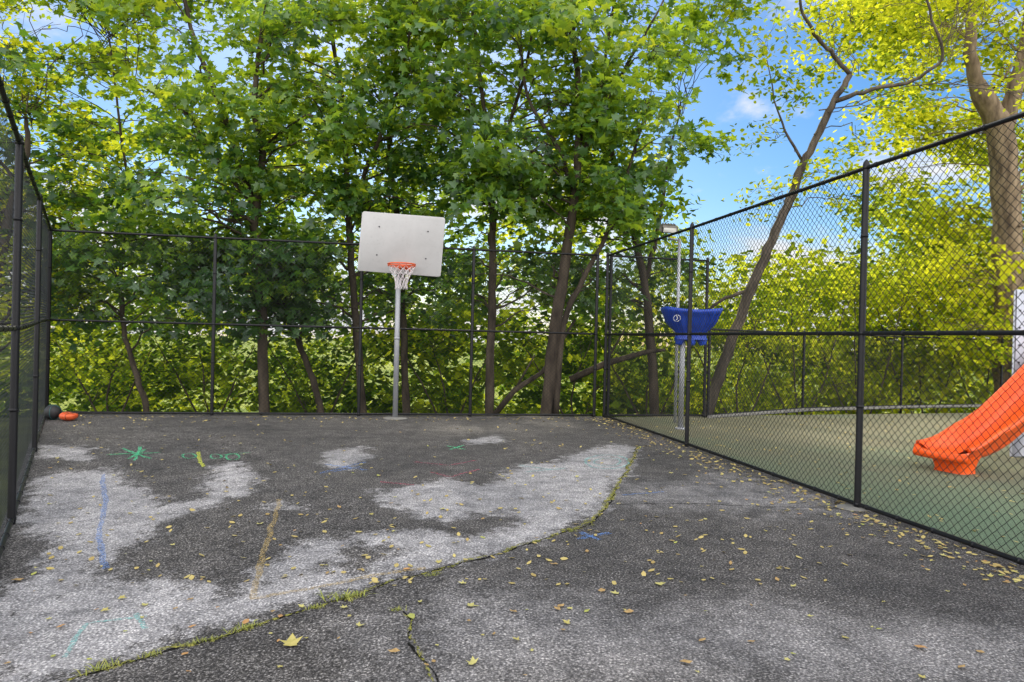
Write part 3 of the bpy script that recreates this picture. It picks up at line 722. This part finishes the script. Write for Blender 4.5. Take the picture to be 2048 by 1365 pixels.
for (u,d_,vt_,nc) in bl:
    b=P(u,880,d_); bp=(b.x,b.y,min(-0.1,b.z))
    tr=[([bp,tuple(P(u-10,780,d_)),tuple(P(u+rng.uniform(-50,50),vt_,d_))],[0.03,0.02,0.01]),([bp,tuple(P(u+50,760,d_)),tuple(P(u+90,vt_+20,d_))],[0.025,0.02,0.008]),([bp,tuple(P(u-60,760,d_)),tuple(P(u-110,vt_+10,d_))],[0.025,0.02,0.008])]
    cl=[(tuple(P(u+rng.normal()*80,rng.uniform(vt_-40,830),d_+rng.uniform(-0.8,1.2))),rng.uniform(0.4,0.75)) for k in range(nc)]
    tot+=tree('understory_bush',"leafy yellow-green bush growing behind the fence",'bush',tr,cl,0.14 if u<1400 else 0.12,OVAL,OT,M_leafB if u<1400 else M_leafY,M_bark,nspray=12,nleaf=18,sprayR=0.35,tintbase=0.12 if u<1400 else 0.38,group="bushes behind the fence",partname=('stem','foliage'))
Cs=[];Ns=[];Ts=[]
def top(u): return np.interp(u,[-300,100,300,900,1300,1400,1450,1560,1700,1850,2048,2400],[100,190,220,250,330,460,520,510,440,340,250,200])
for k in range(1060):
    u=rng.uniform(-400,2500); d_=rng.uniform(19,36); tv=top(u); v=rng.uniform(tv,880) if rng.random()<0.6 else rng.uniform(540,860)
    C=np.array(P(u,v,d_)); R_=rng.uniform(0.9,1.6)*(d_/24); n=rng.integers(60,105)
    q=rng.normal(size=(n,3)); q/=np.linalg.norm(q,axis=1)[:,None]; q*=(R_*rng.random(n)**0.4)[:,None]*np.array([1.1,1.1,0.6])
    tb=(0.06 if rng.random()<0.62 else 0.55) if u<1380 else (0.25 if rng.random()<0.3 else 0.6)
    Cs.append(C+q); Ns.append(np.array([0,-0.3,1.0])+q*0.5+rng.normal(size=(n,3))*0.5); Ts.append(np.clip(tb+rng.normal()*0.12+rng.normal(size=n)*0.14,0,1))
Cs=np.vstack(Cs);Ns=np.vstack(Ns);Ts=np.concatenate(Ts)
me=leaves_mesh('far_wood',Cs,Ns,0.31*rng.uniform(0.6,1.3,len(Cs)),RH,RT,Ts,M_leafB)
o=bpy.data.objects.new('far_wood',me); link(o); o["kind"]="stuff"; o["label"]="sunlit mass of distant woodland foliage on the slope"; o["category"]="woodland"
tot+=len(Cs)
print("LEAVES",tot)

# ---------- cracks, moss, chalk ----------
def ribbon(m,pts,w,z,jit=0.3):
    pts=np.array(pts,float)
    seg=np.linalg.norm(np.diff(pts,axis=0),axis=1); c=np.concatenate([[0],np.cumsum(seg)]); k=max(4,int(c[-1]/0.05))
    s=np.linspace(0,c[-1],k); x=np.interp(s,c,pts[:,0]); y=np.interp(s,c,pts[:,1])
    if jit: 
        j=rng.normal(size=(2,k))*0.02*jit*3; x+=np.convolve(j[0],np.ones(3)/3,'same'); y+=np.convolve(j[1],np.ones(3)/3,'same')
    dx=np.gradient(x);dy=np.gradient(y);l=np.hypot(dx,dy)+1e-9
    ww=w*np.clip(1+jit*rng.normal(size=k),0.2,2)
    a=np.stack([x-dy/l*ww/2,y+dx/l*ww/2],-1); b=np.stack([x+dy/l*ww/2,y-dx/l*ww/2],-1)
    v=np.vstack([np.column_stack([a,gz(a[:,0],a[:,1])+z]),np.column_stack([b,gz(b[:,0],b[:,1])+z])])
    i=np.arange(k-1); m.add(v,np.stack([i,i+1,k+i+1,k+i],-1))
def gp(l): return [list(G(u,v))[:2] for u,v in l]
crackpx=[(100,1375),(200,1340),(300,1312),(420,1285),(500,1255),(620,1218),(700,1195),(790,1165),(900,1135),(1000,1108),(1100,1075),(1180,1050),(1210,1020),(1240,965),(1262,925),(1277,895)]
small=[(805,1225),(820,1245),(815,1280),(830,1310),(870,1345),(880,1375)]
for pp_,w_,lb in ((crackpx,0.014,"long dark crack across the asphalt court"),(small,0.011,"short jagged crack in the asphalt"),([(1240,1010),(1400,1008),(1560,1016),(1680,1018)],0.009,"thin straight seam in the asphalt near the fence")):
    m=MB(); ribbon(m,gp(pp_),w_,0.004); o=m.obj('pavement_crack',M_crack); o["label"]=lb; o["category"]="crack"; o["group"]="cracks in the asphalt"
m=MB(); ribbon(m,gp(crackpx),0.026,0.007,0.5); ribbon(m,gp(crackpx[10:]),0.045,0.010,0.4); ribbon(m,gp(small),0.014,0.007,0.5)
o=m.obj('moss_line',M_moss); o["label"]="yellow-green moss growing along the asphalt crack"; o["category"]="moss"; o["kind"]="stuff"
def chalk(color,strokes,w,label):
    m=MB()
    for i,s in enumerate(strokes): ribbon(m,gp(s),w,0.005+0.0008*(i%4),0.15)
    o=m.obj('chalk_drawing',CH[color]); o["label"]=label; o["category"]="chalk drawing"; o["group"]="chalk drawings on the court"
el=lambda cx,cy,rx,ry,n=14:[(cx+rx*math.cos(a),cy+ry*math.sin(a)) for a in np.linspace(0,2*math.pi,n)]
chalk('green',[[(215,910),(320,906)],[(245,898),(300,918)],[(280,895),(268,922)],[(255,919),(290,900)]],0.034,"green chalk star on dark asphalt")
chalk('green',[[(895,893),(930,900)],[(900,900),(928,892)]],0.03,"small green chalk cross")
chalk('green',[el(378,913,14,5)],0.022,"small green chalk loop")
chalk('green',[el(432,914,12,5),el(465,915,14,6),[(440,912),(500,906)]],0.022,"green chalk loops with a tail")
chalk('lime',[[(396,905),(398,920),(407,935)]],0.038,"lime chalk stroke beside the loops")
chalk('blue',[[(205,950),(210,1010),(196,1070),(208,1140)]],0.04,"long faded blue chalk line")
chalk('blue',[[(640,948),(730,925)],[(650,930),(735,942)],[(665,945),(720,935)]],0.04,"faded blue chalk scribble on the pale patch")
chalk('blue',[[(1155,1080),(1220,1068)],[(1160,1066),(1200,1082)]],0.045,"blue chalk smudge beside the crack")
chalk('blue',[[(1245,992),(1330,985)]],0.035,"thin blue chalk stroke")
chalk('teal',[[(1040,932),(1100,940)],[(1050,945),(1130,938)]],0.036,"faded teal chalk strokes")
chalk('teal',[el(1215,925,45,14)],0.03,"faded teal chalk ring"); chalk('teal',[el(1215,925,28,8)],0.026,"small faded teal chalk ring")
chalk('teal',[[(120,1320),(170,1250),(290,1235)]],0.025,"pale teal chalk curve"); chalk('teal',[[(270,1230),(290,1262)]],0.025,"short pale teal chalk stroke")
chalk('yellow',[[(560,1000),(540,1060),(520,1130),(505,1200),(620,1180),(760,1150),(850,1140)]],0.04,"faint yellow painted corner line")
chalk('red',[[(830,925),(900,932),(950,922)]],0.035,"faint red chalk wave"); chalk('red',[[(860,945),(900,955),(960,940)]],0.035,"faint red chalk scrawl"); chalk('red',[[(760,965),(830,972)]],0.035,"faint short red chalk stroke")

def tuft_mesh(seed):
    r=np.random.default_rng(seed); v=[];t=[]
    for k in range(45):
        a=r.uniform(0,2*math.pi); b=r.uniform(0,0.07); x,y=b*math.cos(a)*1.5,b*math.sin(a)*0.6
        l=r.uniform(0.02,0.08); da=r.uniform(0,2*math.pi); ox,oy=math.cos(da)*l*0.8,math.sin(da)*l*0.8
        w=0.0028; px,py=-math.sin(da)*w,math.cos(da)*w; i=len(v)
        v+=[(x-px,y-py,0),(x+px,y+py,0),(x+ox*.5+px*.7,y+oy*.5+py*.7,l*.45),(x+ox*.5-px*.7,y+oy*.5-py*.7,l*.45),(x+ox,y+oy,l*0.5)]
        t+=[(i,i+1,i+2),(i,i+2,i+3),(i+3,i+2,i+4)]
    me=mesh_np('grass_tuft',v,[t]); me.materials.append(M_grass); return me
tm=[tuft_mesh(s) for s in range(3)]
for (u,v,s) in [(200,1342,1.0),(300,1314,0.6),(385,1290,.55),(420,1283,.6),(485,1262,.8),(500,1257,.6),(630,1218,.6),(690,1200,1.3),(700,1196,.8),(797,1222,.5),(865,1152,.5),(1070,1086,.4),(1145,1064,.4),(1225,990,.4)]:
    o=bpy.data.objects.new('grass_tuft',tm[random.randrange(3)]); p=G(u,v); o.location=p; o.rotation_euler=(0,0,random.uniform(0,0.6)); o.scale=(s,s,s*0.8); link(o)
    o["label"]="small yellow-green grass tuft growing from the crack"; o["category"]="grass"; o["group"]="grass tufts in the crack"

def flm(seed,shape,tris,c1,c2):
    r=np.random.default_rng(seed); s=shape.copy(); s[:,2]=np.abs(s[:,2])*0.9+0.10*r.random(len(s))
    s[:,1]-=0.4
    me=mesh_np('fallen_leaf',s,[tris]); me.materials.append(simple('dry_leaf_%d'%seed,c1,c2,4,0.8,spec=0.2)); return me
cols=[((0.36,0.31,0.09),(0.50,0.43,0.15)),((0.30,0.19,0.08),(0.44,0.30,0.13)),((0.44,0.40,0.13),(0.55,0.50,0.19)),((0.30,0.33,0.08),(0.42,0.42,0.12)),((0.40,0.21,0.08),(0.50,0.29,0.12))]
fm=[flm(i,MAPLE if i in(0,2) else OVAL,MT if i in(0,2) else OT,*cols[i]) for i in range(5)]
def inside(x,y):
    return x>-7.5+(11.2-y)*0.638 and x<1.68+(12.8-y)*0.1976 and y<11.05+0.1697*(x+7.66)
cand=[]
while len(cand)<300:
    if rng.random()<0.66: u,v=rng.uniform(10,2040),840+rng.random()**1.3*520
    else:
        u=rng.uniform(1220,2040); v=832+(u-1210)*0.38+abs(rng.normal())*22
    if v>1362 or v<842: continue
    p=G(u,v)
    if not inside(p.x,p.y): continue
    cand.append(p)
fix=[(582,1290,0,.10),(822,1236,3,.08),(490,1250,4,.06),(1840,1300,4,.06),(790,1308,1,.06),(1320,1172,2,.07),(1930,1090,2,.06),(945,1215,2,.07),(1260,1228,1,.06),(560,1237,4,.05),(1110,1132,1,.06),(30,1165,1,.07),(520,1050,2,.06),(100,1010,2,.06),(1370,1330,1,.06),(945,1330,2,.07),(1205,1185,1,.06),(720,1255,2,.05)]
items=[(G(u,v),k,s) for u,v,k,s in fix]+[(p,random.choice([0,1,1,2,2,3,4]),random.uniform(0.02,0.052)) for p in cand[:282]]
for p,k,s in items:
    o=bpy.data.objects.new('fallen_leaf',fm[k]); o.location=(p.x,p.y,p.z+0.006); o.scale=(s*random.uniform(.75,1.1),s,s*random.uniform(0.6,1.6)); o.rotation_euler=(random.uniform(-.15,.15),random.uniform(-.15,.15),random.uniform(0,6.28)); link(o)
    o["label"]="dry yellow-brown leaf fallen on the asphalt"; o["category"]="leaf"; o["group"]="fallen leaves on the ground"
C=[]
for k in range(300):
    t=rng.random(); x=-7.5+t*9.2; y=11.1+0.1697*(x+7.66)-abs(rng.normal())*0.35
    if inside(x,y): C.append([x,y])
for k in range(620):
    y=rng.uniform(4,12.7); x=1.77+(12.8-y)*0.1976-abs(rng.normal())*0.26+0.04; C.append([x,y])
for k in range(900):
    y=rng.uniform(4.5,13.5); x=2.2+(12.8-y)*0.1976+rng.random()*7.5; C.append([x,y])
for k in range(560):
    u,v=rng.uniform(90,1700),845+rng.random()**1.2*330; p=G(u,v)
    if inside(p.x,p.y): C.append([p.x,p.y])
C=np.array(C); C=np.column_stack([C,gz(C[:,0],C[:,1])+0.012])
M_lit=simple('leaf_litter_mix',(0.33,0.23,0.09),(0.54,0.46,0.17),3,0.85,spec=0.2)
me=leaves_mesh('leaf_litter',C,np.array([0,0,1.0])+rng.normal(size=(len(C),3))*0.18,rng.uniform(0.028,0.058,len(C)),OVAL,OT,rng.random(len(C)),M_lit)
o=bpy.data.objects.new('leaf_litter',me); link(o); o["kind"]="stuff"; o["label"]="scattered small dry leaves along the fence"; o["category"]="leaf litter"
m=MB(); q=(3.13,6.07); v=[];
ang=np.arange(14)/14*2*math.pi
m.add(np.vstack([np.stack([q[0]-0.04+0.15*np.cos(ang),q[1]+0.13*np.sin(ang),np.full(14,0.005)],-1),np.stack([q[0]-0.04+0.13*np.cos(ang),q[1]+0.11*np.sin(ang),np.full(14,0.014)],-1),[[q[0]-0.04,q[1],0.016]]]),[[k,(k+1)%14,14+(k+1)%14,14+k] for k in range(14)],[[28,14+k,14+(k+1)%14] for k in range(14)])
o=m.obj('concrete_collar',M_conc); o["label"]="small concrete collar round the fence post base"; o["category"]="footing"

# ---------- world, sun, camera ----------
w=bpy.data.worlds.new("World"); scene.world=w; w.use_nodes=True; nt=w.node_tree; nt.nodes.clear(); L=nt.links.new
SE,SA=math.radians(38),math.radians(-12)
out=N(nt,'ShaderNodeOutputWorld'); bg=N(nt,'ShaderNodeBackground'); bg.inputs[1].default_value=0.15
sky=N(nt,'ShaderNodeTexSky',sky_type='NISHITA'); sky.sun_disc=False; sky.sun_elevation=SE; sky.sun_rotation=SA; sky.air_density=1.0; sky.dust_density=0.5; sky.ozone_density=3.0
hs=N(nt,'ShaderNodeHueSaturation'); hs.inputs['Saturation'].default_value=1.35; hs.inputs['Value'].default_value=0.95; L(sky.outputs[0],hs.inputs['Color'])
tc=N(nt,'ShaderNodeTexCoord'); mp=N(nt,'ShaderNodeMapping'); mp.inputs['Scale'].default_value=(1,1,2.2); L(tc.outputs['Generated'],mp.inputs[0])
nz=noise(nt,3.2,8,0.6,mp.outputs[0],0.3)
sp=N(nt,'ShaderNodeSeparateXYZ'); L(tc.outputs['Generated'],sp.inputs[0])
mb=N(nt,'ShaderNodeMapRange'); mb.inputs[1].default_value=0.30; mb.inputs[2].default_value=-0.25; mb.inputs[3].default_value=0.0; mb.inputs[4].default_value=0.24; L(sp.outputs[1],mb.inputs[0])  # thicker unseen cloud behind the camera, added to raise ambient light
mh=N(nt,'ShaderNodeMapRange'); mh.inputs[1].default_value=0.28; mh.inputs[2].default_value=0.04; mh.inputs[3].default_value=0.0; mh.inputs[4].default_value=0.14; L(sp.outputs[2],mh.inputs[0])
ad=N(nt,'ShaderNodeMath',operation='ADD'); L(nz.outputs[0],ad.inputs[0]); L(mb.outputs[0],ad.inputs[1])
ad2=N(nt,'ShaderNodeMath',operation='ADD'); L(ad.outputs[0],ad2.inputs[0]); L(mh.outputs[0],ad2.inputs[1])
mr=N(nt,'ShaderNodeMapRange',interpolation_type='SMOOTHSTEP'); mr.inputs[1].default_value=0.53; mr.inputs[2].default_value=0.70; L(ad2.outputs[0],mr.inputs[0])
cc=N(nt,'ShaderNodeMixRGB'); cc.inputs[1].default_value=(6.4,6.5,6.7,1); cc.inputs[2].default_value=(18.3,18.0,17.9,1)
mc=N(nt,'ShaderNodeMapRange'); mc.inputs[1].default_value=0.25; mc.inputs[2].default_value=-0.1; L(sp.outputs[1],mc.inputs[0]); L(mc.outputs[0],cc.inputs[0])  # those added rear clouds are also made brighter, as fill light
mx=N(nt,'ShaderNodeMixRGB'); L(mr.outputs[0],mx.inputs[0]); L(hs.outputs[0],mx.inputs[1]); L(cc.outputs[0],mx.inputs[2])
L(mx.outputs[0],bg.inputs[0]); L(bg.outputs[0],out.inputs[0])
sl=bpy.data.lights.new('sun','SUN'); sl.energy=5; sl.angle=math.radians(5); sl.color=(1,0.92,0.76)
so_=bpy.data.objects.new('sun',sl); col.objects.link(so_)
D=Vector((math.sin(SA)*math.cos(SE),math.cos(SA)*math.cos(SE),math.sin(SE))); so_.rotation_euler=D.to_track_quat('Z','Y').to_euler()
cam=bpy.data.cameras.new('camera'); cam.sensor_width=36; cam.lens=F/2048*36; cam.clip_end=3000; cam.clip_start=0.05
co_=bpy.data.objects.new('camera',cam); col.objects.link(co_)
co_.matrix_world=Matrix.Translation((0,0,CZ))@Matrix.Rotation(math.radians(90)-PITCH/F,4,'X')@Matrix.Rotation(A,4,'Z')
scene.camera=co_
scene.view_settings.view_transform='Standard'; scene.view_settings.look='None'; scene.view_settings.exposure=0
